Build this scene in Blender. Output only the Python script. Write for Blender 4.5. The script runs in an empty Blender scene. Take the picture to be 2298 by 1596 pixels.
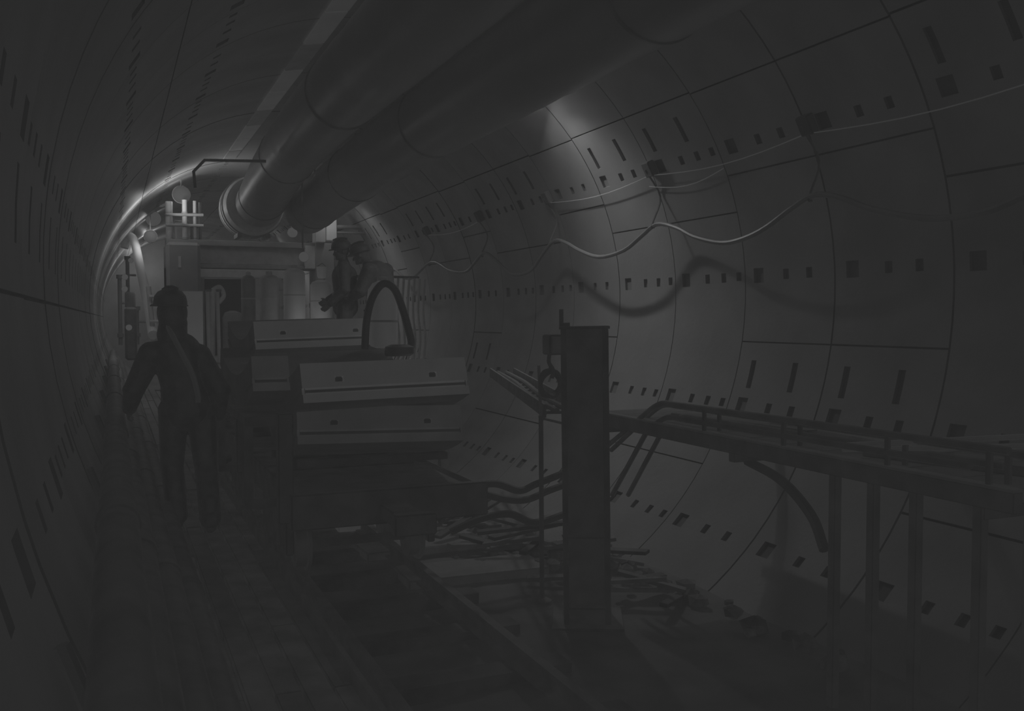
import bpy, bmesh, math, random
from mathutils import Vector, Matrix
random.seed(4)
S = bpy.context.scene
COL = S.collection
R_ = math.radians

# ---------------------------------------------------------------- camera, world, light, exposure
cam = bpy.data.cameras.new('camera')
cam.sensor_width = 36.0
cam.lens = 36.0 * 2100.0 / 2298.0
cam.clip_start = 0.02
cam_o = bpy.data.objects.new('camera', cam)
COL.objects.link(cam_o)
cam_o.location = (-2.6095, 0.0, -0.2306)
cam_o.rotation_euler = (math.pi / 2 - 0.039, 0.0, -0.4035)
S.camera = cam_o

w = bpy.data.worlds.new('world')
S.world = w
w.use_nodes = True
w.node_tree.nodes['Background'].inputs[0].default_value = (1, 1, 1, 1)
w.node_tree.nodes['Background'].inputs[1].default_value = 0.03

S.view_settings.view_transform = 'Standard'
S.view_settings.look = 'None'
S.view_settings.exposure = 0.0
S.view_settings.gamma = 1.0
S.view_settings.use_curve_mapping = False

AMBIENT = 0.0360        # strength of the added shadowless suns, an even fill inside the tunnel
for i, (sx, sy, sz) in enumerate([(a, b, c) for a in (-1, 1) for b in (-1, 1) for c in (-1, 1)]):
    l = bpy.data.lights.new('fill_sun', 'SUN')
    l.energy = AMBIENT
    l.angle = R_(30)
    l.use_shadow = False
    l.specular_factor = 0.0
    o = bpy.data.objects.new('fill_sun', l)
    o.rotation_euler = Vector((sx, sy, sz)).to_track_quat('Z', 'Y').to_euler()
    COL.objects.link(o)


def area(loc, target, sx, sy, power, spread=180, name='tube_light'):
    l = bpy.data.lights.new(name, 'AREA')
    l.shape = 'RECTANGLE'; l.size = sx; l.size_y = sy
    l.energy = power; l.spread = R_(spread)
    o = bpy.data.objects.new(name, l)
    o.location = loc
    d = Vector(target) - Vector(loc)
    q = d.to_track_quat('-Z', 'Y')
    o.rotation_euler = q.to_euler()
    COL.objects.link(o)
    return o


def point(loc, power, r=0.05):
    l = bpy.data.lights.new('lamp_or_fill', 'POINT')
    l.energy = power; l.shadow_soft_size = r
    o = bpy.data.objects.new('lamp_or_fill', l)
    o.location = loc
    COL.objects.link(o)
    return o


# tube lamps hung above the right-hand duct
for yy, p1, p2 in ((9.62, 2.0, 6.8), (19.0, 1.6, 2.8), (28.4, 3.0, 4.0)):
    area((1.61, yy, 2.13), (2.75, yy - .9, -.75), .15, .06, p1, 104)      # reflector beam along the wall
    area((1.58, yy, 2.17), (1.50, yy - .5, .60), .06, 1.1, p2)            # bare tube
# round lamps on the left haunch: the first lights sit just behind lamp housings
point((-1.29, 20.25, 2.24), 1.4)
point((-1.50, 24.28, 2.60), 1.2)
point((-1.63, 25.28, 2.24), 1.6)
point((-1.46, 31.5, 2.28), 5.0)  # added fill far down the tunnel, no lamp at this spot
point((-1.45, 36.6, 1.75), 9.0)  # added unseen fill brightening the far end
def wash(loc, nrm, size, power):  # added panel lights without fixtures, turned away from the camera
    l = Vector(loc); area(l, l + Vector(nrm), size, size, power, name='added_wash')
wash((-1.75, 18.9, 1.70), (-1, .12, -.15), .3, 4.2)
wash((-1.60, 24.0, 2.00), (-.8, .1, -.6), .4, 3.5)
wash((-1.85, 30.0, 1.30), (-1, .12, -.15), .3, 2.5)
wash((-1.50, 19.2, 1.78), (.5, 0, .87), .2, 6.0)
# added unseen fill lights around the machine's tanks and pale board
point((0.45, 15.3, -0.45), 0.9)
point((-1.36, 15.2, -0.62), 0.3)
point((-1.30, 14.2, 1.30), 0.6)

# ---------------------------------------------------------------- materials
MATS = {}


def mat(name, v, rough=0.8, spec=0.25, noise=0.12, scale=3.0, bump=0.0, bscale=25.0, metal=0.0, emit=0.0, detail=4, stretch=(1, 1, 1)):
    m = bpy.data.materials.new(name)
    m.use_nodes = True
    nt = m.node_tree
    b = nt.nodes['Principled BSDF']
    b.inputs['Roughness'].default_value = rough
    b.inputs['Specular IOR Level'].default_value = spec
    b.inputs['Metallic'].default_value = metal
    tc = nt.nodes.new('ShaderNodeTexCoord')
    mp = nt.nodes.new('ShaderNodeMapping')
    mp.inputs['Scale'].default_value = stretch
    nt.links.new(tc.outputs['Object'], mp.inputs['Vector'])
    n = nt.nodes.new('ShaderNodeTexNoise')
    n.inputs['Scale'].default_value = scale
    n.inputs['Detail'].default_value = detail
    nt.links.new(mp.outputs[0], n.inputs['Vector'])
    r = nt.nodes.new('ShaderNodeMapRange')
    r.inputs['From Min'].default_value = 0.3; r.inputs['From Max'].default_value = 0.7
    r.inputs['To Min'].default_value = v * (1 - noise); r.inputs['To Max'].default_value = v * (1 + noise)
    nt.links.new(n.outputs['Fac'], r.inputs['Value'])
    cb = nt.nodes.new('ShaderNodeCombineColor')
    for k in range(3):
        nt.links.new(r.outputs[0], cb.inputs[k])
    nt.links.new(cb.outputs[0], b.inputs['Base Color'])
    if emit:
        b.inputs['Emission Color'].default_value = (1, 1, 1, 1)
        b.inputs['Emission Strength'].default_value = emit
    if bump:
        n2 = nt.nodes.new('ShaderNodeTexNoise')
        n2.inputs['Scale'].default_value = bscale
        n2.inputs['Detail'].default_value = 3
        nt.links.new(mp.outputs[0], n2.inputs['Vector'])
        bp = nt.nodes.new('ShaderNodeBump')
        bp.inputs['Strength'].default_value = bump
        bp.inputs['Distance'].default_value = 0.02
        nt.links.new(n2.outputs['Fac'], bp.inputs['Height'])
        nt.links.new(bp.outputs[0], b.inputs['Normal'])
    MATS[name] = m
    return m


M_CONC = mat('lining_concrete', .47, .5, .4, .07, 1.6, .12, 14)
M_SHELL = mat('joint_grout', .38, .9, .1, .05)  # darker backing shell seen through the lining joints
M_POCKET = mat('bolt_pocket', .38, .9, .1, .05)
M_FLOOR = mat('muddy_floor', .41, .9, .15, .08, 2.5, .5, 6)
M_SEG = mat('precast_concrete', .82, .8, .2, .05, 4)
M_SEG2 = mat('darker_precast', .62, .8, .2, .08, 4)  # darker tone stands in for shade on the bottom segment; key segment shares it
M_SEGD = mat('precast_shaded', .42, .85, .2, .05, 4)  # same concrete made darker: shade on the segment bodies put into the colour
M_STEEL = mat('dark_steel', .41, .6, .35, .08, 6)
M_STEELM = mat('grey_steel', .47, .6, .35, .08, 6)
M_STEELL = mat('pale_steel', .60, .55, .35, .06, 6)
M_PALE = mat('pale_sheet', .80, .7, .25, .04, 2)
M_WHITE = mat('white_plastic', .92, .5, .3, .02, 2)
M_DUCT = mat('duct_fabric', .42, .42, .5, .05, 2.5, .25, 5, stretch=(1, .35, 1))
M_RUBBER = mat('black_rubber', .40, .6, .3, .05)
M_CABLE = mat('cable_sheath', .42, .35, .5, .05)
M_WOOD = mat('scrap_timber', .46, .85, .15, .12, 5)
M_WOODD = mat('dark_timber', .39, .9, .1, .1, 5)
M_CLOTH = mat('dark_workwear', .42, .9, .1, .06, 12, .4, 18)
M_CLOTHL = mat('reflective_tape', .52, .7, .3, .03)
M_SKIN = mat('skin', .45, .6, .3, .03)
M_HELM = mat('helmet_shell', .41, .45, .45, .02)
M_LAMP = mat('lamp_glow', .05, .9, .0, .0, emit=.062)
M_STONE = mat('rubble_stone', .44, .9, .15, .12, 9)
M_BOLT = mat('hole_dark', .38, .9, .1, .02)


# ---------------------------------------------------------------- helpers
def link(o, parent=None):
    COL.objects.link(o)
    if parent is not None:
        o.parent = parent
    return o


def tag(o, label=None, cat=None, group=None, kind=None):
    if label: o['label'] = label
    if cat: o['category'] = cat
    if group: o['group'] = group
    if kind: o['kind'] = kind
    return o


def empty(name, loc=(0, 0, 0), rz=0, **kw):
    o = bpy.data.objects.new(name, None)
    o.empty_display_size = .1
    o.location = loc
    o.rotation_euler = (0, 0, rz)
    link(o)
    return tag(o, **kw)


class MB:
    """collects shapes into one mesh"""
    def __init__(s):
        s.v = []; s.f = []

    def add(s, vs, fs):
        n = len(s.v)
        s.v += [tuple(v) for v in vs]
        s.f += [tuple(i + n for i in f) for f in fs]
        return s

    def box(s, a, b, m=None, bev=0.0):
        (x0, y0, z0), (x1, y1, z1) = a, b
        vs = [Vector(p) for p in ((x0, y0, z0), (x1, y0, z0), (x1, y1, z0), (x0, y1, z0), (x0, y0, z1), (x1, y0, z1), (x1, y1, z1), (x0, y1, z1))]
        if m is not None: vs = [m @ v for v in vs]
        return s.add(vs, [(0, 3, 2, 1), (4, 5, 6, 7), (0, 1, 5, 4), (1, 2, 6, 5), (2, 3, 7, 6), (3, 0, 4, 7)])

    def tube(s, pts, r, n=8, cap=True, squash=None):
        pts = [Vector(p) for p in pts]
        rr = r if isinstance(r, (list, tuple)) else [r] * len(pts)
        t0 = (pts[1] - pts[0]).normalized()
        up = Vector((0, 0, 1)) if abs(t0.z) < .9 else Vector((1, 0, 0))
        nrm = (up - t0 * up.dot(t0)).normalized()
        rings = []
        for i, p in enumerate(pts):
            if i == 0: t = pts[1] - pts[0]
            elif i == len(pts) - 1: t = pts[-1] - pts[-2]
            else: t = (pts[i + 1] - pts[i]).normalized() + (pts[i] - pts[i - 1]).normalized()
            t.normalize()
            nrm = (nrm - t * nrm.dot(t)).normalized()
            bi = t.cross(nrm)
            ring = []
            for k in range(n):
                a = 2 * math.pi * k / n
                c, d = math.cos(a) * rr[i], math.sin(a) * rr[i]
                if squash: c *= squash
                ring.append(p + nrm * c + bi * d)
            rings.append(ring)
        vs = [v for g in rings for v in g]
        fs = []
        for i in range(len(pts) - 1):
            for k in range(n):
                k2 = (k + 1) % n
                fs.append((i * n + k, i * n + k2, (i + 1) * n + k2, (i + 1) * n + k))
        if cap:
            fs.append(tuple(range(n))[::-1])
            fs.append(tuple((len(pts) - 1) * n + k for k in range(n)))
        return s.add(vs, fs)

    def lathe(s, prof, c=(0, 0, 0), n=20, axis='Z'):
        vs = []; fs = []
        for (r, h) in prof:
            for k in range(n):
                a = 2 * math.pi * k / n
                p = (r * math.cos(a), r * math.sin(a), h)
                if axis == 'Y': p = (p[0], h, p[1])
                if axis == 'X': p = (h, p[0], p[1])
                vs.append(Vector(p) + Vector(c))
        for i in range(len(prof) - 1):
            for k in range(n):
                k2 = (k + 1) % n
                fs.append((i * n + k, i * n + k2, (i + 1) * n + k2, (i + 1) * n + k))
        fs.append(tuple(range(n))[::-1])
        fs.append(tuple((len(prof) - 1) * n + k for k in range(n)))
        return s.add(vs, fs)

    def build(s, name, m, parent=None, smooth=False, bevel=0.0, mesh_only=False):
        me = bpy.data.meshes.new(name)
        me.from_pydata(s.v, [], s.f)
        me.materials.append(m)
        bm = bmesh.new(); bm.from_mesh(me)
        bmesh.ops.recalc_face_normals(bm, faces=bm.faces)
        if bevel:
            bmesh.ops.bevel(bm, geom=[e for e in bm.edges if len(e.link_faces) == 2 and e.calc_face_angle(0) > .6], offset=bevel, segments=1, affect='EDGES')
        bm.to_mesh(me); bm.free()
        if smooth:
            for p in me.polygons: p.use_smooth = True
            try: me.set_sharp_from_angle(angle=R_(40))
            except Exception: pass
        if mesh_only: return me
        o = bpy.data.objects.new(name, me)
        return link(o, parent)


def bx(name, a, b, m, parent=None, bevel=0.0):
    return MB().box(a, b).build(name, m, parent, bevel=bevel)


def tb(name, pts, r, m, parent=None, n=8, smooth=True):
    return MB().tube(pts, r, n).build(name, m, parent, smooth)


def smooth_pts(pts, sub=5):
    P = [Vector(p) for p in pts]
    out = []
    for i in range(len(P) - 1):
        p0 = P[i - 1] if i > 0 else P[i] * 2 - P[i + 1]
        p1, p2 = P[i], P[i + 1]
        p3 = P[i + 2] if i + 2 < len(P) else P[i + 1] * 2 - P[i]
        for k in range(sub):
            t = k / sub
            out.append(.5 * ((2 * p1) + (p2 - p0) * t + (2 * p0 - 5 * p1 + 4 * p2 - p3) * t * t + (3 * p1 - p0 - 3 * p2 + p3) * t ** 3))
    out.append(P[-1])
    return out


# ---------------------------------------------------------------- tunnel lining
RAD = 2.90
RING_W = 1.19
RING0 = 1.33            # a joint lies here; the rest follow every RING_W
Y0, Y1 = RING0 - 4 * RING_W, RING0 + 31 * RING_W


def arc_shell(name, a0, a1, y0, y1, r, thick, m, n=24):
    mb = MB()
    A = [R_(a0 + (a1 - a0) * i / n) for i in range(n + 1)]
    vs = []
    for rr in (r, r + thick):
        for y in (y0, y1):
            for a in A:
                vs.append((rr * math.cos(a), y, rr * math.sin(a)))
    k = n + 1
    fs = []
    for i in range(n):
        fs.append((i, i + 1, k + i + 1, k + i))
        fs.append((2 * k + i, 3 * k + i, 3 * k + i + 1, 2 * k + i + 1))
        fs.append((i, 2 * k + i, 2 * k + i + 1, i + 1))
        fs.append((k + i, k + i + 1, 3 * k + i + 1, 3 * k + i))
    fs.append((0, k, 3 * k, 2 * k)); fs.append((n, 2 * k + n, 3 * k + n, k + n))
    mb.add(vs, fs)
    o = mb.build(name, m, smooth=True)
    return o


wall_right = tag(arc_shell('wall_right', -56, 39, Y0, Y1, RAD + .028, .12, M_SHELL), 'curved right wall of the tunnel lining in precast concrete rings', None, None, 'structure')
ceiling = tag(arc_shell('ceiling', 39, 135, Y0, Y1, RAD + .028, .12, M_SHELL), 'curved crown of the tunnel lining above the two ducts', None, None, 'structure')
wall_left = tag(arc_shell('wall_left', 135, 231, Y0, Y1, RAD + .028, .12, M_SHELL), 'curved left wall of the tunnel lining close beside the walkway', None, None, 'structure')
invert = tag(arc_shell('trim_1', 231, 304, Y0, Y1, RAD + .028, .12, M_SHELL), 'bottom of the tunnel lining under the muddy floor', None, None, 'structure')

POCKROWS = [3.4 + 24.0 * k for k in range(-3, 13)]


def seg_mesh(a0, a1, slots, kind):
    """one lining segment from angle a0 to a1: inner face with recessed bolt pockets"""
    gap_a = math.degrees(.0075 / RAD)
    A0, A1 = a0 + gap_a, a1 - gap_a
    g = .0075
    Ya, Yb = g, RING_W - g
    rects = []
    for r in POCKROWS:
        for rr in (r, r - 360, r + 360):
            if A0 + 2.4 < rr < A1 - 2.4:
                rects.append((.92, 1.06, rr - 1.35, rr + 1.35, .11))
                rects.append((.57, .645, rr - .95, rr + .85, .08))
                if kind == 'P': rects.append((.27, .345, rr - .95, rr + .85, .08))
                else: rects.append((.30, .375, rr - .95, rr + .85, .08)); rects.append((.06, .135, rr - .8, rr + .8, .05))
    for sa in slots:
        if A0 + 3 < sa < A1 - 3:
            rects.append((.93, 1.0, sa - 2.6, sa + 2.6, .09))
            rects.append((.36, .43, sa - 2.6, sa + 2.6, .09))
    # grid lines
    As = {A0, A1}; Ys = {Ya, Yb}
    for r in rects:
        Ys.update((r[0], r[1])); As.update((r[2], r[3]))
    n = max(2, int((A1 - A0) / 4))
    As = sorted(As)
    full = []
    for i in range(len(As) - 1):
        k = max(1, math.ceil((As[i + 1] - As[i]) / 4.0))
        full += [As[i] + (As[i + 1] - As[i]) * j / k for j in range(k)]
    full.append(As[-1]); As = full
    Ys = sorted(Ys)
    mb = MB()
    def P(a, y, r): a = R_(a); return (r * math.cos(a), y, r * math.sin(a))
    def depth(am, ym):
        for r in rects:
            if r[2] - 1e-6 < am < r[3] + 1e-6 and r[0] < ym < r[1]: return r[4]
        return 0
    na, ny = len(As) - 1, len(Ys) - 1
    D = [[depth((As[i] + As[i + 1]) / 2, (Ys[j] + Ys[j + 1]) / 2) for j in range(ny)] for i in range(na)]
    vs = []; fs = []; mi = []; idx = {}
    def V(a, y, r):
        k = (round(a, 5), round(y, 5), round(r, 5))
        if k not in idx: idx[k] = len(vs); vs.append(P(a, y, r))
        return idx[k]
    def quad(pts, m):
        fs.append(tuple(V(*p) for p in pts)); mi.append(m)
    for i in range(na):
        for j in range(ny):
            d = D[i][j]; r = RAD + d
            a, b, y, z = As[i], As[i + 1], Ys[j], Ys[j + 1]
            quad([(a, y, r), (b, y, r), (b, z, r), (a, z, r)], 1 if d else 0)
            # sides towards shallower neighbours
            for (ii, jj, p, q) in ((i - 1, j, (a, y), (a, z)), (i + 1, j, (b, z), (b, y)), (i, j - 1, (b, y), (a, y)), (i, j + 1, (a, z), (b, z))):
                if 0 <= ii < na and 0 <= jj < ny:
                    d2 = D[ii][jj]
                    if d > d2 + 1e-6:
                        quad([(p[0], p[1], RAD + d2), (q[0], q[1], RAD + d2), (q[0], q[1], r), (p[0], p[1], r)], 1)
                else:
                    quad([(p[0], p[1], RAD), (q[0], q[1], RAD), (q[0], q[1], RAD + .03), (p[0], p[1], RAD + .03)], 1)
    me = bpy.data.meshes.new('lining_segment')
    me.from_pydata(vs, [], fs)
    me.materials.append(M_CONC); me.materials.append(M_POCKET)
    for p, k in zip(me.polygons, mi): p.material_index = k
    for p in me.polygons: p.use_smooth = True
    me.set_sharp_from_angle(angle=R_(35))
    return me


JP = [-56.8, -8.8, 22.3, 38.8, 87, 135, 183, 231, 275]
JQ = [-33, 15.4, 39.1, 87, 135, 183, 231, 279]
seg_cache = {}
types = {}
ring_kind = {}
for k in range(-4, 31):
    kind = 'P' if k in (3, 4) or (k > 5 and k % 3 == 1) or k < 3 and k % 2 else 'Q'
    J = JP if kind == 'P' else JQ
    dr = random.uniform(-.004, .004)
    for i, a0 in enumerate(J):
        a1 = J[i + 1] if i + 1 < len(J) else J[0] + 360
        mid = (a0 + a1) / 2
        if 240 < mid < 300: par = invert
        elif mid < 39 or mid > 300: par = wall_right
        elif mid < 135: par = ceiling
        else: par = wall_left
        if mid > 255 and mid < 300: continue        # buried under the floor
        key = (kind, i)
        if key not in seg_cache:
            seg_cache[key] = seg_mesh(a0, a1, [a1 - 6.0] if a1 in (-8.8, 39.1, 183) else [], kind)
        o = bpy.data.objects.new('lining_segment', seg_cache[key])
        rot = random.uniform(-.05, .05)
        o.location = (dr * math.cos(R_(mid)), RING0 + k * RING_W, dr * math.sin(R_(mid)))
        link(o, par)

# bulkheads at both ends of the modelled stretch
def disc(name, y, label):
    mb = MB().lathe([(RAD + .14, y), (RAD + .14, y + .1)], n=48, axis='Y')
    return tag(mb.build(name, M_CONC), label, None, None, 'structure')
disc('wall_far', Y1, 'dark far end of the visible tunnel behind the machine')

# floor: flat muddy invert with track
FZ = -2.38
fl = MB()
random.seed(11)
nx, ny = 22, 120
vs = []; fs = []
for j in range(ny + 1):
    for i in range(nx + 1):
        x = -1.66 + 3.32 * i / nx; y = Y0 + (Y1 - Y0) * j / ny
        vs.append((x, y, FZ + .02 * math.sin(3 * x + y) * math.cos(1.7 * y - x) + random.uniform(-.008, .008)))
for j in range(ny):
    for i in range(nx):
        a = j * (nx + 1) + i
        fs.append((a, a + 1, a + nx + 2, a + nx + 1))
fl.add(vs, fs)
# close the underside so that the floor is a solid fill
fl.add([(-1.66, Y0, FZ), (1.66, Y0, FZ), (1.1, Y0, -2.68), (-1.1, Y0, -2.68), (-1.66, Y1, FZ), (1.66, Y1, FZ), (1.1, Y1, -2.68), (-1.1, Y1, -2.68)],
       [(3, 2, 6, 7), (1, 5, 6, 2), (0, 3, 7, 4)])
floor = tag(fl.build('floor', M_FLOOR, smooth=True), 'muddy dark floor fill along the bottom of the tunnel', None, None, 'structure')

TX = -.84           # track centre
track = empty('rail_track', (TX, 0, FZ), label='narrow gauge rail track on the muddy floor under the segment wagon', cat='rail track')
for sx in (-.45, .45):
    mb = MB()
    mb.box((sx - .06, Y0 + .1, .075), (sx + .06, 30, .09)); mb.box((sx - .012, Y0 + .1, .09), (sx + .012, 30, .17)); mb.box((sx - .03, Y0 + .1, .17), (sx + .03, 30, .20))
    mb.build('rail', M_STEEL, track)
slp = MB().box((-.75, -.1, -.03), (.75, .1, .075)).build('sleeper', M_WOODD, mesh_only=True)
for k in range(38):
    o = bpy.data.objects.new('sleeper', slp); o.location = (0, .4 + .78 * k, 0); link(o, track)

# ---------------------------------------------------------------- ventilation ducts
def duct(name, path, r, label, seed):
    root = empty(name, (0, 0, 0), label=label, cat='air duct')
    random.seed(seed)
    P = smooth_pts(path, 26)
    n = 40
    vs = []; fs = []
    for i, p in enumerate(P):
        wr = 1 + random.uniform(-.006, .006) + (-.018 if i % 8 == 0 else 0)
        for k in range(n):
            a = 2 * math.pi * k / n
            vs.append((p.x + r * wr * math.cos(a), p.y, p.z + r * wr * math.sin(a) * .99))
    for i in range(len(P) - 1):
        for k in range(n):
            k2 = (k + 1) % n
            fs.append((i * n + k, (i + 1) * n + k, (i + 1) * n + k2, i * n + k2))
    fs.append(tuple(range(n))); fs.append(tuple((len(P) - 1) * n + k for k in range(n))[::-1])
    MB().add(vs, fs).build('duct_sleeve', M_DUCT, root, True)
    for i in range(20, len(P) - 4, 26):
        p = P[i]
        mb = MB()
        mb.lathe([(r * 1.006, -.02), (r * 1.02, -.015), (r * 1.02, .015), (r * 1.006, .02)], (p.x, p.y, p.z), 40, 'Y')
        mb.build('clamp_band', M_STEEL, root, True)
        top = math.sqrt(max(.01, RAD ** 2 - p.x ** 2)) - .005
        tb('hanger_strap', [(p.x, p.y, p.z + r * .97), (p.x, p.y, min(top, p.z + r + .6))], .012, M_STEEL, root, 6)
    return root

duct('air_duct', [(-.09, -3, 2.42), (-.09, 2, 2.42), (-.09, 7, 2.42), (-.09, 12, 2.41), (-.06, 15.5, 2.25), (-.03, 18.15, 1.93)], .437,
     'long grey flexible air duct hung along the crown, left of the pair', 3)
duct('air_duct', [(1.02, -3, 2.19), (1.02, 2, 2.19), (1.02, 7, 2.19), (1.02, 12, 2.17), (.98, 15.5, 2.05), (.90, 18.3, 1.86)], .445,
     'long grey flexible air duct nearest the right wall', 5)

# narrow strip along the crown, left of the ducts, in paler materials
strip = empty('ceiling_strip', (0, 0, 0), label='narrow pale strip along the crown left of the ducts', cat='ceiling strip')
random.seed(8)
for k in range(0, 15):
    y = 1.0 + k * 1.19
    a0, a1 = R_(98.0), R_(102.6)
    mb = MB(); vs = []
    for rr in (2.885, 2.86):
        for yy in (y + .02, y + 1.17):
            for a in (a0, (a0 + a1) / 2, a1):
                vs.append((rr * math.cos(a), yy, rr * math.sin(a)))
    fs = [(0, 1, 4, 3), (1, 2, 5, 4), (6, 9, 10, 7), (7, 10, 11, 8), (0, 3, 9, 6), (2, 8, 11, 5), (0, 6, 7, 1), (1, 7, 8, 2), (3, 4, 10, 9), (4, 5, 11, 10)]
    mb.add(vs, fs).build('board', M_PALE if k % 3 != 2 else M_STEELL, strip)

# ---------------------------------------------------------------- tube lamps behind the right duct, round lamps on the left
for i, (y, lab) in enumerate([(9.62, 'hidden tube lamp above the right duct lighting the near bright wall patch'), (19.0, 'hidden tube lamp above the right duct lighting the far bright wall patch'), (28.4, 'hidden tube lamp above the right duct farthest down the tunnel')]):
    r = empty('tube_lamp', (1.55, y, 2.24), label=lab, cat='lamp')
    MB().box((-.07, -.68, 0), (.07, .68, .05)).build('housing', M_STEEL, r, bevel=.008)
    tb('tube', [(0, -.62, -.02), (0, .62, -.02)], .018, M_LAMP, r)
    MB().box((-.12, -.14, -.17), (.135, -.12, .1)).build('beam_blocker', M_STEEL, r)  # added plate, meant to block the beam toward the nearer wall
    MB().box((-.02, -.5, .05), (.02, -.46, .18)).box((-.02, .46, .05), (.02, .5, .18)).build('bracket', M_STEEL, r)

def round_lamp(loc, r, label, tilt=0):
    root = empty('round_lamp', loc, label=label, cat='lamp', group=None)
    MB().lathe([(r * .55, .12), (r * .9, .09), (r * 1.04, .0), (r * 1.0, -.02)], n=24, axis='Y').build('housing', M_STEELM, root, True)
    MB().lathe([(r * .99, -.015), (r * .9, -.05), (r * .6, -.085), (r * .2, -.1)], n=24, axis='Y').build('lens', M_LAMP, root, True)
    up = math.sqrt(max(0.01, 2.89 ** 2 - loc[0] ** 2)) - loc[2]
    tb('stem', [(0, .08, 0), (0, .08, max(.05, up))], .015, M_STEELM, root, 6)

round_lamp((-1.293, 20.0, 2.266), .175, 'large round lamp glowing at the top left of the gantry')
round_lamp((-1.50, 24.0, 2.63), .19, 'hazy round lamp on the left haunch above the other left lamps')
round_lamp((-1.63, 25.0, 2.26), .185, 'round lamp on the left wall under the hazy one')
round_lamp((-1.72, 24.5, 1.78), .155, 'small round lamp, lowest on the left side of the gantry')
round_lamp((.80, 19.4, 1.53), .10, 'small round lamp on top of the gantry beam beside the duct end')

# ---------------------------------------------------------------- hanging cable on the right wall
CAB = [(2.62, 2.6, .69), (2.60, 3.3, .775), (2.586, 4.109, 0.529), (2.552, 4.395, 0.453), (2.539, 4.814, 0.46), (2.54, 5.308, 0.573), (2.583, 5.676, 0.7), (2.589, 5.983, 0.765), (2.573, 6.229, 0.692), (2.545, 6.535, 0.553), (2.535, 6.827, 0.481), (2.537, 7.159, 0.467), (2.544, 7.598, 0.555), (2.566, 7.941, 0.672), (2.593, 8.358, 0.751), (2.583, 8.651, 0.651), (2.552, 8.972, 0.52), (2.535, 9.502, 0.479), (2.548, 10.029, 0.591), (2.567, 10.427, 0.712), (2.59, 10.817, 0.764), (2.573, 11.158, 0.592), (2.547, 11.455, 0.413), (2.55, 12.069, 0.393), (2.574, 12.621, 0.585), (2.587, 13.219, 0.773), (2.562, 13.588, 0.638), (2.528, 13.896, 0.514), (2.517, 14.603, 0.569), (2.586, 15.795, 0.776), (2.56, 17.0, .52), (2.59, 18.2, .78)]
tag(tb('power_cable', smooth_pts(CAB, 4), .023, M_CABLE, None, 8), 'thick pale cable draped in long swags along the right wall', 'cable')
HANG = [(3.45, 'cable hanger nearest the camera at the right edge of the wall'), (6.05, 'cable hanger at the dark ring joint right of the bright patch'), (8.44, 'cable hanger at the right edge of the bright wall patch'), (10.92, 'cable hanger left of the bright wall patch'), (13.34, 'cable hanger at the second dark ring joint'), (15.93, 'farthest cable hanger, above the round hose')]
for y, lab in HANG:
    r = empty('cable_hanger', (0, y, 0), label=lab, cat='hanger')
    a = R_(27.8)
    c, s = math.cos(a), math.sin(a)
    m = Matrix.Translation((2.87 * c, 0, 2.87 * s)) @ Matrix.Rotation(-a, 4, 'Y')
    MB().box((-.05, -.09, -.09), (.03, .05, .07), m).build('bracket_plate', M_BOLT, r, bevel=.01)
    tb('rod', smooth_pts([(2.82 * c, 0, 2.82 * s), (2.68, 0, 1.05), (2.60, 0, .80), (2.58, .0, .73), (2.61, 0, .725)], 4), .011, M_STEEL, r, 6)
for y0, y1, lab in ((8.44, 6.05, 'thin pale rope strung below the dark hanger plates, upper one'), (10.92, 8.44, 'thin pale rope strung left of the bright patch between hangers'), (6.05, 3.45, 'thin pale rope strung towards the top right of the wall'), (15.93, 13.34, 'thin pale rope strung between the two farthest hangers')):
    pts = []
    for k in range(9):
        t = k / 8; a = R_(26.3 - 3.0 * math.sin(math.pi * t) * .5)
        pts.append((2.84 * math.cos(a), y0 + (y1 - y0) * t, 2.84 * math.sin(a)))
    tag(tb('rope', pts, .005, M_PALE, None, 5), lab, 'rope')
pts = []
for k in range(9):
    t = k / 8; a = R_(24.0 - 1.6 * math.sin(math.pi * t))
    pts.append((2.86 * math.cos(a), 8.55 - 1.3 * t, 2.86 * math.sin(a)))
tag(tb('rope', pts, .005, M_PALE, None, 5), 'thin pale rope just under the upper one beside the bright patch', 'rope')

# ---------------------------------------------------------------- left walkway with pipes
walk = empty('walkway', (0, 0, -1.83), label='raised plank walkway along the left wall where the man walks', cat='walkway')
xs = [-2.25, -2.12, -2.0, -1.88, -1.75, -1.66]
random.seed(3)
for i in range(len(xs) - 1):
    for k in range(9):
        y = -1.2 + k * 2.6 + (i % 2) * .9
        dz = random.uniform(-.006, .006)
        bx('plank', (xs[i] + .006, y + .005, -.045 + dz), (xs[i + 1] - .006, y + 2.595, dz), M_WOOD if (i + k) % 3 else M_STEEL, walk, .004)
for k in range(13):
    y = .6 + 1.8 * k
    MB().box((-2.2, y - .04, -.125), (-1.6, y + .04, -.045)).box((-1.70, y - .03, -.56), (-1.64, y + .03, -.125)).build('support_bracket', M_STEEL, walk)
MB().box((-1.655, -1.2, -.10), (-1.63, 22, .05)).build('kick_plate', M_STEEL, walk)

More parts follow.
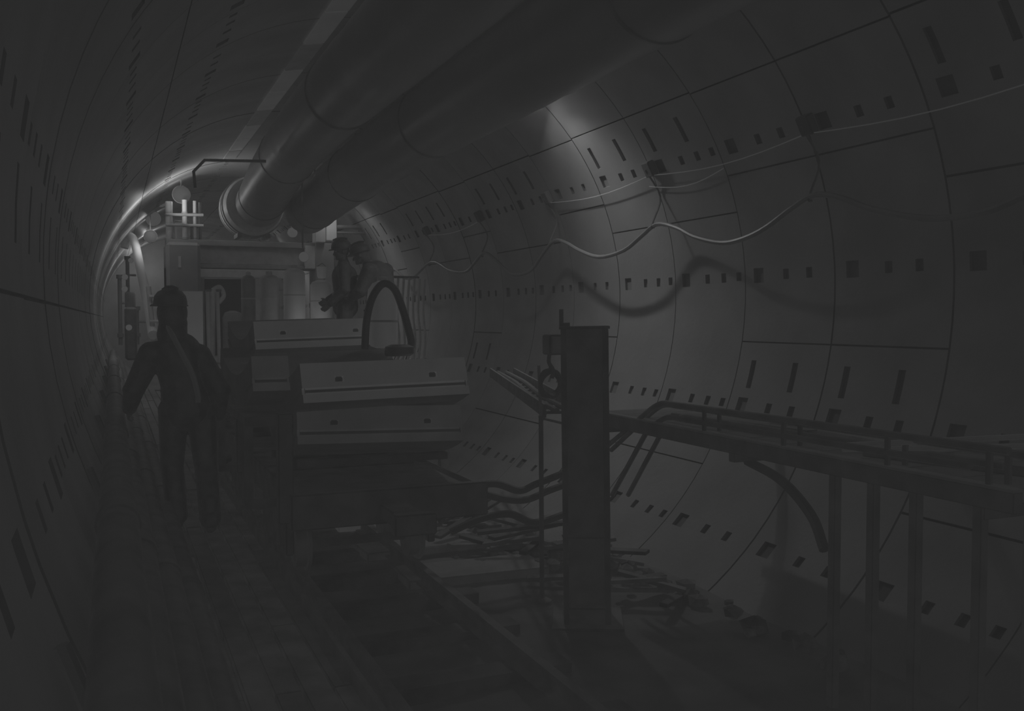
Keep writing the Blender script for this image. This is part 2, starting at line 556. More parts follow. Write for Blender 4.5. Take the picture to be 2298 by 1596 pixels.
for i, (x, z, r, lab) in enumerate([(-2.60, -1.02, .075, 'dark service pipe along the left wall at hand height, topmost'), (-2.52, -1.24, .07, 'dark service pipe along the left wall, second from the top'), (-2.40, -1.45, .07, 'dark service pipe along the left wall, third from the top'), (-2.27, -1.66, .075, 'dark service pipe just above the walkway planks')]):
    root = empty('service_pipe', (x, 0, z), label=lab, cat='pipe', group=None)
    tb('pipe', [(0, -2, 0), (0, 24, 0)], r, M_STEEL, root, 14)
    for k in range(7):
        MB().lathe([(r * 1.0, -.05), (r * 1.12, -.045), (r * 1.12, .045), (r * 1.0, .05)], (0, .9 + 3.0 * k + i * .4, 0), 14, 'Y').build('coupling', M_STEEL, root, True)
for k in range(7):
    y = 2.2 + 2.6 * k
    root = empty('pipe_bracket', (0, y, 0), label='dark steel bracket holding the four service pipes to the left wall', cat='bracket', group='pipe brackets on the left wall')
    MB().tube([(-2.72, 0, -.93), (-2.64, 0, -1.16), (-2.57, 0, -1.30), (-2.44, 0, -1.53), (-2.33, 0, -1.70)], .018, 6).build('arm', M_STEEL, root)

# ---------------------------------------------------------------- precast segments on the wagon
def precast(name, loc, label, width=1.2, half=20.5, rz=0.0, rx=0.0, group='precast lining segments on the wagon', th=.27, mt=None, holes=True, ry=0.0):
    mt = mt or M_SEG
    Ri, n = 2.9, 14
    root = empty(name, loc, rz, label=label, cat='concrete segment', group=group)
    root.rotation_euler = (rx, R_(ry), rz)
    yc = Ri * math.sin(R_(half))
    zc = Ri
    A = [R_(-half + 2 * half * i / n) for i in range(n + 1)]
    def P(a, r, x): return (x, yc + r * math.sin(a), zc - r * math.cos(a))
    hw = width / 2
    # body
    vs = []; fs = []
    g0, g1 = Ri + th * .62, Ri + th * .78          # gasket groove band on the faces
    rs = [Ri, g0, g0, g1, g1, Ri + th]
    ins = [0, 0, .018, .018, 0, 0]
    prof = []
    for side in (-1, 1):
        pr = [(side * (hw - d), r) for r, d in zip(rs, ins)]
        prof += pr if side < 0 else pr[::-1]
    m = len(prof)
    for i, a in enumerate(A):
        for x, r in prof: vs.append(P(a, r, x))
    for i in range(n):
        for k in range(m):
            k2 = (k + 1) % m
            fs.append((i * m + k, i * m + k2, (i + 1) * m + k2, (i + 1) * m + k))
    # far cap plain
    fs.append(tuple(n * m + k for k in range(m)))
    body = MB().add(vs, fs)
    # near end face: grid with groove and bolt holes
    a0 = A[0]; t = Vector((0, math.cos(a0), math.sin(a0)))       # tangent pointing into the body
    xsn = [-hw, -.37, -.31, .31, .37, hw] if holes else [-hw + 2 * hw * q / 5 for q in range(6)]
    rsn = [Ri, Ri + th * .36, Ri + th * .5, g0, g1, Ri + th]
    fv = []; ff = []
    def V(x, r, d):
        fv.append(tuple(Vector(P(a0, r, x)) + t * d)); return len(fv) - 1
    for i in range(5):
        for j in range(5):
            hole = holes and i in (1, 3) and j == 1
            groove = j == 3
            d = .06 if hole else (.02 if groove else 0)
            x0, x1, r0, r1 = xsn[i], xsn[i + 1], rsn[j], rsn[j + 1]
            ff.append([V(x0, r0, d), V(x1, r0, d), V(x1, r1, d), V(x0, r1, d)])
            if d:
                edges = [((x0, r0), (x1, r0)), ((x1, r1), (x0, r1))]
                if hole: edges += [((x1, r0), (x1, r1)), ((x0, r1), (x0, r0))]
                for (p, q) in edges:
                    ff.append([V(p[0], p[1], 0), V(q[0], q[1], 0), V(q[0], q[1], d), V(p[0], p[1], d)])
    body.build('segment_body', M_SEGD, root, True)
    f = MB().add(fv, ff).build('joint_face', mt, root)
    f.location = -t * .001
    for hx in ((-.34, .34) if holes else ()):
        c = Vector(P(a0, Ri + th * .43, hx))
        MB().tube([c + t * .05, c + t * .012], .027, 10).build('bolt_hole', M_BOLT, root)
    # rubber gasket in the groove
    c0 = Vector(P(a0, (g0 + g1) / 2, -hw + .02)); c1 = Vector(P(a0, (g0 + g1) / 2, hw - .02))
    MB().tube([c0 + t * .018, c1 + t * .018], .011, 6).build('gasket', M_RUBBER, root)
    return root

DZ = -1.42
sag = 2.9 * (1 - math.cos(R_(20.5)))
G = 'precast lining segments on the wagon'
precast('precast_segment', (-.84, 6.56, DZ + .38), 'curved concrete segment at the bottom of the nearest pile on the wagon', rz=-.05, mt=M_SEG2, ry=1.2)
precast('precast_segment', (-.84, 6.42, DZ + .715), 'curved concrete segment on top of the nearest pile, its pale end face toward us', rz=.02, th=.28, ry=-1.2)
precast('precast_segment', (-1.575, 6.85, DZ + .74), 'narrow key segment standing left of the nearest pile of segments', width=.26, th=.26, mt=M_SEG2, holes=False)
precast('precast_segment', (-.82, 8.86, DZ + .34), 'curved concrete segment at the bottom of the rear pile', ry=-1.6)
precast('precast_segment', (-.82, 8.84, DZ + .67), 'curved concrete segment in the middle of the rear pile', ry=-1.6)
precast('precast_segment', (-.82, 8.80, DZ + 1.0), 'curved concrete segment on top of the rear pile, below the pale tanks', ry=-1.8)
# timber packers between the segments
for y in (6.75, 7.9, 9.1, 10.3):
    for lvl in (0, 1, 2):
        if lvl == 2 and y < 8.5: continue
        z = DZ + .0 + lvl * .33
        t = abs(y - (7.53 if y < 8.6 else 9.85)) / 2.9
        zz = z + .02 + 2.9 * (1 - math.sqrt(1 - min(.9, t) ** 2))
        bn = 'rear pile' if y > 8.6 else 'nearest pile'
        tag(bx('timber_packer', (-1.40, y - .05, zz), (-.28, y + .05, zz + .05), M_WOODD), 'dark timber packer lying between the concrete segments of the ' + bn, 'timber', 'timber packers of the ' + bn)

for y, h, bn in ((7.45, .10, 'nearest pile'), (7.70, .10, 'nearest pile'), (9.72, .065, 'rear pile'), (9.98, .065, 'rear pile')):
    tag(bx('timber_chock', (-1.35, y - .06, DZ), (-.33, y + .06, DZ + h), M_WOODD, bevel=.005), 'dark timber chock on the wagon deck under the ' + bn + (', front one' if y in (7.45, 9.72) else ', back one'), 'timber')
# wagon
wag = empty('segment_wagon', (TX, 0, 0), label='low steel rail wagon carrying the piles of concrete segments', cat='wagon')
bx('deck', (-.66, 6.30, -1.52), (.66, 11.2, -1.42), M_STEEL, wag, .01)
for sx in (-1, 1):
    bx('side_beam', (sx * .60 - .05, 6.28, -1.66), (sx * .60 + .05, 11.2, -1.42), M_STEEL, wag, .006)
MB().box((-.91, 6.8, -.99), (-.62, 8.9, -.93)).box((-.91, 6.9, -1.6), (-.85, 6.96, -.99)).box((-.91, 8.7, -1.6), (-.85, 8.76, -.99)).box((-.91, 6.9, -1.6), (-.6, 6.96, -1.54)).box((-.91, 8.7, -1.6), (-.6, 8.76, -1.54)).build('side_shelf', M_STEEL, wag)
bx('end_beam', (-.7, 6.22, -1.64), (.7, 6.30, -1.40), M_STEEL, wag, .01)
for y in (7.3, 8.1, 9.6, 10.4):
    for sx in (-.45, .45):
        wl = MB().lathe([(.05, -.06), (.17, -.05), (.17, .03), (.2, .035), (.2, .06), (.05, .07)], (sx, y, -1.99), 20, 'X').build('wheel', M_STEELM, wag, True)
    tb('axle', [(-.45, y, -1.99), (.45, y, -1.99)], .035, M_STEEL, wag)
for y0 in (7.1, 9.4):
    for sx in (-.56, .56):
        bx('bogie_frame', (sx - .03, y0, -2.02), (sx + .03, y0 + 1.2, -1.66), M_STEEL, wag, .01)
for y in (6.34, 8.62, 11.0):
    for sx in (-.72, .74):
        if sx > 0 and y < 8: continue
        MB().box((sx - .05, y - .05, -1.6), (sx + .05, y + .05, -.86 if y < 11 else -.9)).build('stake', M_STEEL, wag, bevel=.008)
MB().box((-.10, 5.75, -1.60), (.10, 6.25, -1.50)).box((-.14, 5.70, -1.62), (.14, 5.80, -1.48)).build('coupling_bar', M_STEEL, wag, bevel=.01)

# ---------------------------------------------------------------- upright steel post and the things on it
post = empty('steel_post', (.477, 5.86, FZ), label='tall dark steel column standing in the foreground right of the wagon', cat='post')
H = 2.08
m = Matrix.Rotation(R_(-27), 4, 'Z') @ Matrix.Rotation(R_(-.8), 4, 'Y')
MB().box((-.165, -.16, 0), (-.125, .16, H), m).build('flange', M_STEEL, post, bevel=.004)
MB().box((.125, -.16, 0), (.165, .16, H), m).build('flange', M_STEEL, post, bevel=.004)
MB().box((-.125, -.02, 0), (.125, .02, H), m).build('web', M_STEELM, post)
MB().box((-.175, -.17, H), (.175, .17, H + .02), m).build('cap_plate', M_STEEL, post, bevel=.003)
MB().box((-.25, -.25, 0), (.25, .25, .02), m).build('base_plate', M_STEEL, post, bevel=.003)
for zz in (.12, .62):
    MB().box((-.125, -.15, zz), (.125, .15, zz + .015), m).build('stiffener', M_STEEL, post)
MB().box((-.175, -.015, H + .02), (-.145, .015, H + .14), m).box((-.175, -.015, H + .02), (-.10, .015, H + .045), m).build('lug', M_STEEL, post)

jb = empty('junction_box', (.44, 6.25, -.42), label='dark junction box fixed to the left side of the steel post', cat='electrical box')
MB().box((-.11, -.07, -.075), (.12, .07, .075)).build('housing', M_STEEL, jb, bevel=.012)
MB().box((-.10, -.085, -.065), (.11, -.07, .065)).build('cover', M_STEELM, jb, bevel=.006)
MB().box((.11, -.03, -.03), (.22, .03, .03)).build('mounting_arm', M_STEEL, jb)
tb('gland', smooth_pts([(-.08, 0, -.07), (-.085, 0, -.13), (-.05, 0, -.19), (-.06, 0, -.25)], 4), .016, M_RUBBER, jb)

coil = empty('cable_coil', (.385, 6.30, -.715), label='coil of dark cable hanging beside the steel post under the box', cat='cable coil')
for k in range(4):
    pts = []
    for i in range(26):
        a = 2 * math.pi * i / 25
        rr = .095 + .008 * math.sin(3 * a + k)
        pts.append((rr * .85 * math.sin(a) + .004 * k, -.03 + .02 * k, rr * math.cos(a)))
    tb('loop', pts, .016, M_RUBBER, coil, 8)
tb('hook', [(0, 0, .16), (0, 0, .095)], .008, M_STEEL, coil, 6)

pole = empty('support_pole', (.372, 6.40, FZ), label='thin upright pole just left of the steel post', cat='pole')
tb('shaft', [(0, 0, .02), (-.012, 0, 1.42)], .019, M_STEEL, pole)
tb('upper_rod', [(-.012, 0, 1.40), (-.03, 0, 1.80)], .013, M_STEELM, pole)
MB().lathe([(.07, 0), (.075, .01), (.03, .03)], n=16).build('foot', M_STEEL, pole, True)
tb('stay', [(-.012, 0, 1.40), (.22, -.05, 1.34)], .009, M_STEEL, pole, 6)

# tilted dark trays left of the post
tray = empty('cable_tray', (0, 0, 0), label='dark steel tray reaching from the steel post back to the right wall', cat='cable tray')
A, B = Vector((.50, 6.3, -.92)), Vector((1.62, 10.2, -.86))
dv = (B - A).normalized(); sd = Vector((-dv.y, dv.x, 0)).normalized()
for off, nm in ((-.14, 'side_rail'), (.14, 'side_rail')):
    p, q = A + sd * off, B + sd * off
    mb = MB(); u = Vector((0, 0, .05))
    mb.add([p - sd * .01 - u, p + sd * .01 - u, q + sd * .01 - u, q - sd * .01 - u, p - sd * .01 + u, p + sd * .01 + u, q + sd * .01 + u, q - sd * .01 + u],
           [(0, 3, 2, 1), (4, 5, 6, 7), (0, 1, 5, 4), (1, 2, 6, 5), (2, 3, 7, 6), (3, 0, 4, 7)]).build(nm, M_STEEL, tray)
for k in range(13):
    p = A + (B - A) * ((k + .5) / 13)
    tb('rung', [p - sd * .13 - Vector((0, 0, .03)), p + sd * .13 - Vector((0, 0, .03))], .012, M_STEEL, tray, 6)
for off, zz, lab in ((-.05, -.005, 'dark cable lying in the tray behind the steel post, left one'), (.05, 0.0, 'dark cable lying in the tray behind the steel post, right one')):
    tag(tb('tray_cable', smooth_pts([A + sd * off, A + (B - A) * .3 + sd * (off + .03), A + (B - A) * .65 + sd * (off - .02), B + sd * off], 6), .022, M_RUBBER), lab, 'cable')

# hoses swagging behind the post
HOSES = [([(-.325, 6.9, -1.69), (-.15, 6.9, -1.61), (.02, 6.9, -1.56), (.2, 6.9, -1.55), (.4, 6.9, -1.62), (.54, 6.9, -1.58), (.69, 6.85, -1.52), (.86, 6.8, -1.45)], 'dark hose swagging to the steel post, uppermost of three'),
         ([(-.26, 7.0, -1.83), (-.09, 7.0, -1.71), (.08, 7.0, -1.64), (.31, 7.0, -1.70), (.51, 7.0, -1.72), (.71, 7.0, -1.66), (.88, 6.95, -1.6)], 'dark hose swagging to the steel post, middle of three'),
         ([(-.22, 6.8, -1.88), (.02, 6.8, -1.80), (.27, 6.8, -1.78), (.49, 6.8, -1.87), (.73, 6.8, -1.83), (.9, 6.8, -1.78)], 'dark hose swagging to the steel post, lowest of three')]
for pts, lab in HOSES:
    tag(tb('hose', smooth_pts(pts, 6), .03, M_RUBBER, None, 8), lab, 'hose')

# ---------------------------------------------------------------- raised platform and bent tube rails on the right
plat = empty('side_platform', (0, 0, 0), label='dark raised steel platform along the right wall with bent tube rails', cat='platform')
for x in (1.0, 1.85):
    MB().box((x - .03, 2.85, -1.08), (x + .03, 6.75, -.985)).build('edge_beam', M_STEEL, plat, bevel=.005)
    MB().box((x - .035, 2.85, -.985), (x + .035, 6.75, -.972)).build('beam_flange', M_STEELM, plat)
for k in range(12):
    y = 2.9 + k * .32
    bx('deck_plate', (1.03, y, -1.0), (1.82, y + .305, -.98), M_STEEL, plat)
for k, y in enumerate((3.05, 3.42, 3.70, 3.98)):
    MB().box((.985, y - .025, FZ + .01), (1.035, y + .025, -1.08)).build('leg', M_STEEL, plat, bevel=.004)
for y in (3.05,):
    MB().box((1.825, y - .025, -2.12), (1.875, y + .025, -1.08)).build('leg', M_STEEL, plat, bevel=.004)
    pass
for y in (3.05, 4.9, 6.6):
    MB().box((1.0, y - .03, -1.14), (2.55, y + .03, -1.08)).build('cross_beam', M_STEEL, plat, bevel=.004)
def bent_rail(x, ztop, ylo, yend, zlo, y0=5.70):
    pts = [(x, y0 + .82, zlo), (x, y0 + .30, ztop - .13), (x, y0 + .12, ztop - .035), (x, y0, ztop), (x, y0 - .15, ztop + .002), (x, y0 - 1.2, ztop + .01), (x, yend, ztop + .02)]
    P = [pts[0]] + [tuple(p) for p in smooth_pts(pts[1:5], 4)] + pts[5:]
    return tb('tube_rail', P, .019, M_STEEL, plat, 8)
bent_rail(1.0, -.83, 0, 2.9, -1.24)
bent_rail(1.12, -.86, 0, 2.9, -1.30, 5.85)
bent_rail(1.0, -.925, 0, 3.1, -1.62, 5.62)
bent_rail(1.22, -.94, 0, 3.1, -1.66, 5.75)
for y in (5.2, 4.4, 3.6, 3.0):
    tb('rail_post', [(1.0, y, -.98), (1.0, y, -.82)], .016, M_STEEL, plat, 6)
    tb('rail_post', [(1.12, y, -.98), (1.12, y, -.85)], .016, M_STEEL, plat, 6)
for k, (a, b, lab) in enumerate([((1.0, 3.95, -.915), (1.40, 2.55, -.70), 'pale tube laid slanting across the platform at the right edge'), ((1.06, 3.98, -.945), (1.52, 2.55, -.76), 'second pale tube lying under the slanting one at the right edge')]):
    tag(tb('loose_tube', [a, b], .014, M_STEELL, None, 8), lab, 'tube')
for k, (x, y, z, L, a, lab) in enumerate([(1.35, 5.3, -.955, 1.3, 8, 'flat steel bar lying on the platform near the bend of the rails'), (1.5, 4.4, -.955, 1.6, -6, 'flat steel bar lying on the middle of the platform'), (1.3, 3.5, -.955, .9, 14, 'short flat bar lying on the near end of the platform')]):
    m = Matrix.Translation((x, y, z)) @ Matrix.Rotation(R_(a), 4, 'Z')
    tag(MB().box((-.05, -L / 2, -.025), (.05, L / 2, .025), m).build('steel_bar', M_STEELM if k % 2 else M_STEEL, bevel=.006), lab, 'bar')
# curved hose under the platform
tag(tb('hose', smooth_pts([(1.2, 5.0, -1.16), (1.15, 4.6, -1.22), (1.08, 4.25, -1.36), (1.03, 4.08, -1.52)], 6), .03, M_RUBBER), 'dark hose drooping under the raised platform', 'hose')

cabi = empty('switch_cabinet', (1.44, 2.70, FZ), 0.0, label='tall grey steel cabinet cut off by the right edge of the picture', cat='cabinet')
MB().box((-.16, -.45, .0), (.45, .35, 1.50)).build('housing', M_STEELM, cabi, bevel=.01)
MB().box((-.14, -.47, .08), (.43, -.45, 1.44)).build('door', M_STEELM, cabi, bevel=.004)
MB().box((-.18, -.47, 1.50), (.47, .37, 1.53)).build('top_plate', M_STEEL, cabi, bevel=.004)
MB().box((-.10, -.50, .7), (-.06, -.47, .86)).build('handle', M_STEEL, cabi)

# ---------------------------------------------------------------- scrap heap beside the post
random.seed(21)
k = 0
for i in range(44):
    t = random.random()
    x = .0 + 1.25 * t + random.uniform(-.25, .25); y = 9.9 - 3.6 * t + random.uniform(-.7, .7)
    L = random.uniform(.3, 1.0)
    z = FZ + .05 + random.uniform(0, .30) * (1 - abs(t - .5))
    m = Matrix.Translation((min(x, 1.25), y, z)) @ Matrix.Rotation(random.uniform(-.9, .9), 4, 'Z') @ Matrix.Rotation(random.uniform(-.22, .22), 4, 'Y') @ Matrix.Rotation(random.uniform(-.12, .12), 4, 'X')
    tag(MB().box((-L / 2, -random.uniform(.03, .06), -.015), (L / 2, random.uniform(.03, .06), .015), m).build('scrap_plank', (M_WOOD, M_WOODD, M_STEEL)[i % 3], bevel=.003),
        ('pale', 'dark', 'steel')[i % 3] + ' scrap piece tossed on the heap, ' + ('at its far end below the segments', 'around its middle', 'close to the foot of the steel post')[min(2, int(t * 3))], 'plank', 'scrap planks on the heap')
for i in range(46):
    t = random.random()
    x = -.2 + 1.45 * t + random.uniform(-.3, .3); y = 9.9 - 3.6 * t + random.uniform(-.8, .8)
    bm = bmesh.new(); bmesh.ops.create_icosphere(bm, subdivisions=1, radius=random.uniform(.035, .095))
    for v in bm.verts: v.co *= random.uniform(.75, 1.2); v.co.z *= .7
    me = bpy.data.meshes.new('rubble_stone'); bm.to_mesh(me); bm.free(); me.materials.append(M_STONE)
    o = link(bpy.data.objects.new('rubble_stone', me)); o.location = (min(x, 1.4), y, FZ + .05 + random.uniform(0, .08))
    tag(o, 'rough stone lump in the rubble heap, ' + ('at its far end below the segments', 'around its middle', 'close to the foot of the steel post')[min(2, int(t * 3))], 'stone', 'stones in the rubble heap')
for i, (x, y, z, sx, sy, a, lab) in enumerate([(-.05, 9.2, FZ + .10, 1.1, .55, -4, 'flat pale slab on the floor, farthest of the three below the segments'), (-.05, 8.2, FZ + .08, 1.15, .6, 3, 'flat slab on the floor, middle of the three below the segments'), (.10, 7.2, FZ + .06, 1.2, .5, -2, 'flat slab on the floor, nearest of the three below the segments')]):
    m = Matrix.Translation((x, y, z)) @ Matrix.Rotation(R_(a), 4, 'Z')
    tag(MB().box((-sx / 2, -sy / 2, -.04), (sx / 2, sy / 2, .04), m).build('floor_slab', M_SEG if i == 0 else M_STEELM, bevel=.012), lab, 'slab')
# debris at the foot of the right wall
for i in range(26):
    y = 7.9 - i * .14 + random.uniform(-.1, .1); x = 1.42 + random.uniform(-.18, .12)
    bm = bmesh.new(); bmesh.ops.create_icosphere(bm, subdivisions=1, radius=random.uniform(.04, .10))
    for v in bm.verts: v.co *= random.uniform(.75, 1.2); v.co.z *= .7
    me = bpy.data.meshes.new('rubble_stone'); bm.to_mesh(me); bm.free(); me.materials.append(M_STONE if i % 2 else M_WOODD)
    o = link(bpy.data.objects.new('rubble_stone', me)); o.location = (x, y, FZ + .06)
    tag(o, 'dark stone lump at the foot of the right wall behind the steel post', 'stone', 'stones along the right wall foot')
# muck heap on the left beyond the walkway
for i in range(40):
    y = 12.0 + random.uniform(0, 6); x = -1.3 + random.uniform(-.25, .35)
    bm = bmesh.new(); bmesh.ops.create_icosphere(bm, subdivisions=1, radius=random.uniform(.06, .14))
    for v in bm.verts: v.co *= random.uniform(.75, 1.2); v.co.z *= .6
    me = bpy.data.meshes.new('rubble_stone'); bm.to_mesh(me); bm.free(); me.materials.append(M_STONE)
    o = link(bpy.data.objects.new('rubble_stone', me)); o.location = (x, y, FZ + .07)
    tag(o, 'stone lump beside the track seen between the walking man and the wagon', 'stone', 'stones beside the far track')

# ---------------------------------------------------------------- black hose arch with a pale drum
arch = empty('hose_arch', (0, 0, 0), label='upright loop of thick black hose standing on the rear segments', cat='hose')
pts = [(-.50, 8.35, -.50), (-.49, 8.32, -.25), (-.45, 8.3, -.06), (-.385, 8.27, .06), (-.32, 8.25, .09), (-.25, 8.22, .03), (-.19, 8.2, -.13), (-.14, 8.18, -.32), (-.12, 8.15, -.46), (-.18, 8.1, -.52), (-.28, 8.1, -.53), (-.36, 8.15, -.53)]
tb('loop', smooth_pts(pts, 6), .035, M_RUBBER, arch, 12)
MB().lathe([(.10, -.04), (.13, -.02), (.13, .04), (.08, .06)], (-.24, 8.12, -.52), 16).build('base_coil', M_RUBBER, arch, True)
dr = empty('drum', (-.315, 8.42, -.50), label='pale rounded drum standing inside the black hose loop', cat='drum')
MB().lathe([(.06, .0), (.11, .02), (.135, .08), (.14, .2), (.14, .46), (.13, .54), (.09, .60), (.04, .62)], n=24).build('shell', M_WHITE, dr, True)
MB().lathe([(.143, .24), (.148, .25), (.143, .26)], n=24).build('hoop', M_STEELL, dr, True)
MB().lathe([(.05, .62), (.05, .65), (.03, .66)], n=16).build('cap', M_STEELL, dr, True)

# ---------------------------------------------------------------- machine back-up gantry
gan = empty('backup_gantry', (0, 20, 0), label='dark portal gantry of the tunnelling machine spanning the track under the ducts', cat='gantry')
bx('top_beam', (-1.55, -.15, .88), (1.31, .25, 1.26), M_STEELM, gan, .01)
bx('upper_flange', (-1.60, -.25, 1.24), (1.40, .35, 1.36), M_RUBBER, gan, .01)
bx('lower_flange', (-1.60, -.22, .80), (1.36, .3, .88), M_STEEL, gan, .01)
bx('end_plate', (1.12, -.28, .82), (1.33, -.15, 1.30), M_STEELL, gan, .01)
bx('lower_beam', (-1.0, -.35, .60), (.95, -.1, .77), M_STEELL, gan, .01)
bx('column', (1.33, -.3, -1.4), (1.72, .4, 1.36), M_RUBBER, gan, .01)
bx('column', (-1.62, -.3, -1.4), (-1.34, .4, .80), M_STEEL, gan, .01)
MB().box((-1.62, -.5, -.1), (-.98, .5, 1.28)).build('cab_housing', M_RUBBER, gan, bevel=.06)
bx('cab_light_strip', (-1.40, -.52, .78), (-1.35, -.50, 1.0), M_STEELL, gan)
bx('deck', (-1.55, -8.6, -1.04), (1.5, 8, -.98), M_STEEL, gan, .01)
for y in (-8.3, -4.0, 0, 4.0):
    for x in (-1.45, 1.4):
        bx('deck_leg', (x - .06, y - .06, -2.30), (x + .06, y + .06, -1.04), M_STEEL, gan, .005)
bx('inner_frame', (-1.0, -.1, -.9), (-.88, .1, .62), M_STEELM, gan, .006)
bx('inner_frame', (.12, -.1, -.9), (.22, .1, .62), M_STEELL, gan, .006)
bx('dark_bulkhead', (-.9, .3, -.98), (.15, .45, .6), M_BOLT, gan)
MB().tube([(-.76, -.2, -.98), (-.74, -.2, .35)], .06, 10).build('riser', M_STEELL, gan, True)
MB().tube(smooth_pts([(-.74, -.2, .35), (-.6, -.2, .42), (-.52, -.22, .25), (-.62, -.24, .1)], 5), .045, 8).build('hose_end', M_STEELL, gan, True)
MB().lathe([(.2, -.98), (.2, -.2), (.16, -.1), (.05, -.06)], (-.35, -.2, 0), 20).build('hopper', M_STEEL, gan, True)
# things on top of the gantry
def simple(name, a, b, mt, label, cat, bev=.02):
    root = empty(name, ((a[0] + b[0]) / 2, (a[1] + b[1]) / 2, a[2]), label=label, cat=cat)
    hx, hy, h = (b[0] - a[0]) / 2, (b[1] - a[1]) / 2, b[2] - a[2]
    MB().box((-hx, -hy, 0), (hx, hy, h)).build('body', mt, root, bevel=bev)
    MB().box((-hx - .01, -hy - .01, h), (hx + .01, hy + .01, h + .02)).build('lid', M_STEEL, root)
    return root
simple('control_box', (-1.42, 19.9, 1.36), (-1.18, 20.2, 1.72), M_STEELM, 'grey control box on top left of the gantry under the large round lamp', 'box')
simple('control_box', (-1.12, 19.9, 1.36), (-.98, 20.2, 1.62), M_STEEL, 'small dark control box on the gantry left of the fan drum', 'box')
simple('pale_locker', (1.56, 19.7, 1.42), (1.78, 19.95, 1.96), M_PALE, 'tall pale locker standing on the right end of the gantry', 'locker', .01)
simple('control_box', (1.30, 19.6, 1.36), (1.52, 19.9, 1.85), M_STEELL, 'grey box beside the tall pale locker on the gantry', 'box')
for (p, q, r, lab) in (((1.78, 19.8, 1.72), (2.40, 19.8, 1.74), .045, 'upper of two short pipes sticking out right of the gantry top'), ((1.72, 19.8, 1.60), (2.42, 19.8, 1.61), .025, 'lower of two short pipes sticking out right of the gantry top')):
    tag(tb('short_pipe', [p, q], r, M_STEEL), lab, 'pipe')
for (x0, y0, x1, lab, rr, mt) in ((-1.25, 19.2, -1.25, 'upright pale pipe on the gantry below the large round lamp', .05, M_STEELL), (-1.05, 19.3, -1.05, 'upright slim pipe on the gantry beside the fan drum', .035, M_STEELL), (-1.52, 19.6, -1.52, 'upright pale pipe at the far left end of the gantry', .07, M_STEELL), (-.93, 19.5, -.93, 'upright dark pipe touching the fan drum', .03, M_STEEL)):
    r = empty('upright_pipe', (x0, y0 + .6, 1.36), label=lab, cat='pipe')
    tb('shaft', [(0, 0, 0), (0, 0, .78)], rr, mt, r, 12)
    MB().lathe([(rr * 1.3, 0), (rr * 1.3, .04)], n=12).build('collar', M_STEEL, r)
    MB().lathe([(rr * 1.2, .5), (rr * 1.2, .54)], n=12).build('clamp', M_STEEL, r)
for j, (z, lab) in enumerate(((1.83, 'horizontal dark pipe crossing the upright pipes, upper one'), (1.62, 'horizontal dark pipe crossing the upright pipes, lower one'))):
    tag(tb('cross_pipe', [(-1.6, 19.75, z), (-.9, 19.75, z + .02)], .03, M_STEEL), lab, 'pipe')

fan = empty('fan_drum', (-.10, 18.2, 1.92), label='pale ribbed fan drum joining the left duct to the gantry', cat='fan')
MB().lathe([(.46, 0), (.52, .03), (.56, .15), (.57, .9), (.53, 1.0), (.46, 1.05)], n=36, axis='Y').build('casing', M_STEELL, fan, True)
for y in (.25, .5, .75):
    MB().lathe([(.565, y - .015), (.585, y), (.565, y + .015)], n=36, axis='Y').build('rib', M_STEELM, fan, True)
MB().box((-.3, .2, -.60), (-.22, .8, -.52)).box((.22, .2, -.60), (.3, .8, -.52)).build('saddle', M_STEEL, fan)
# dark angular frame by the fan
tag(tb('bent_tube', [(-1.50, 14.0, 1.62), (-1.52, 14.0, 1.85), (-1.37, 14.0, 2.02), (-.52, 14.0, 2.06)], .022, M_STEEL), 'dark bent tube frame fixed to the left side of the duct high above the man', 'tube')

# pale tanks in front of the gantry
def tank(loc, r, h, mt, label, dome=.08):
    root = empty('tank', loc, label=label, cat='tank')
    MB().lathe([(r * .92, 0), (r, .03), (r, h - dome), (r * .8, h - dome * .35), (r * .35, h)], n=28).build('shell', mt, root, True)
    MB().lathe([(r * .34, h - .01), (r * .34, h + .05), (r * .2, h + .06)], n=16).build('lid', M_STEELL, root, True)
    MB().lathe([(r * 1.01, h * .5 - .01), (r * 1.03, h * .5), (r * 1.01, h * .5 + .01)], n=28).build('band', M_STEELL, root, True)
    MB().lathe([(r * .95, -.70), (r * .95, 0)], n=16).build('stand', M_STEEL, root)
    return root
tank((.225, 16.0, -.28), .18, .90, M_PALE, 'tall pale tank in the middle of the machine, left of the other pale one')
tank((.68, 16.0, -.29), .185, .72, M_PALE, 'pale tank beside the workers on the machine deck')
tank((-.16, 16.2, -.28), .16, .80, M_STEELL, 'dull grey tank left of the two pale ones')
tank((-.45, 16.6, -.28), .12, .80, M_STEELM, 'slim grey tank at the edge of the dark opening')
b = empty('bucket', (.66, 15.85, .46), label='small pale bucket standing on the right-hand pale tank', cat='bucket')
MB().lathe([(.06, 0), (.075, .02), (.09, .18), (.095, .19)], n=20).build('shell', M_PALE, b, True)
tb('handle', [(-.09, 0, .18), (0, -.03, .25), (.09, 0, .18)], .006, M_STEEL, b, 6)
round_lamp((.33, 15.7, .80), .085, 'small round lamp above the tall pale tank')

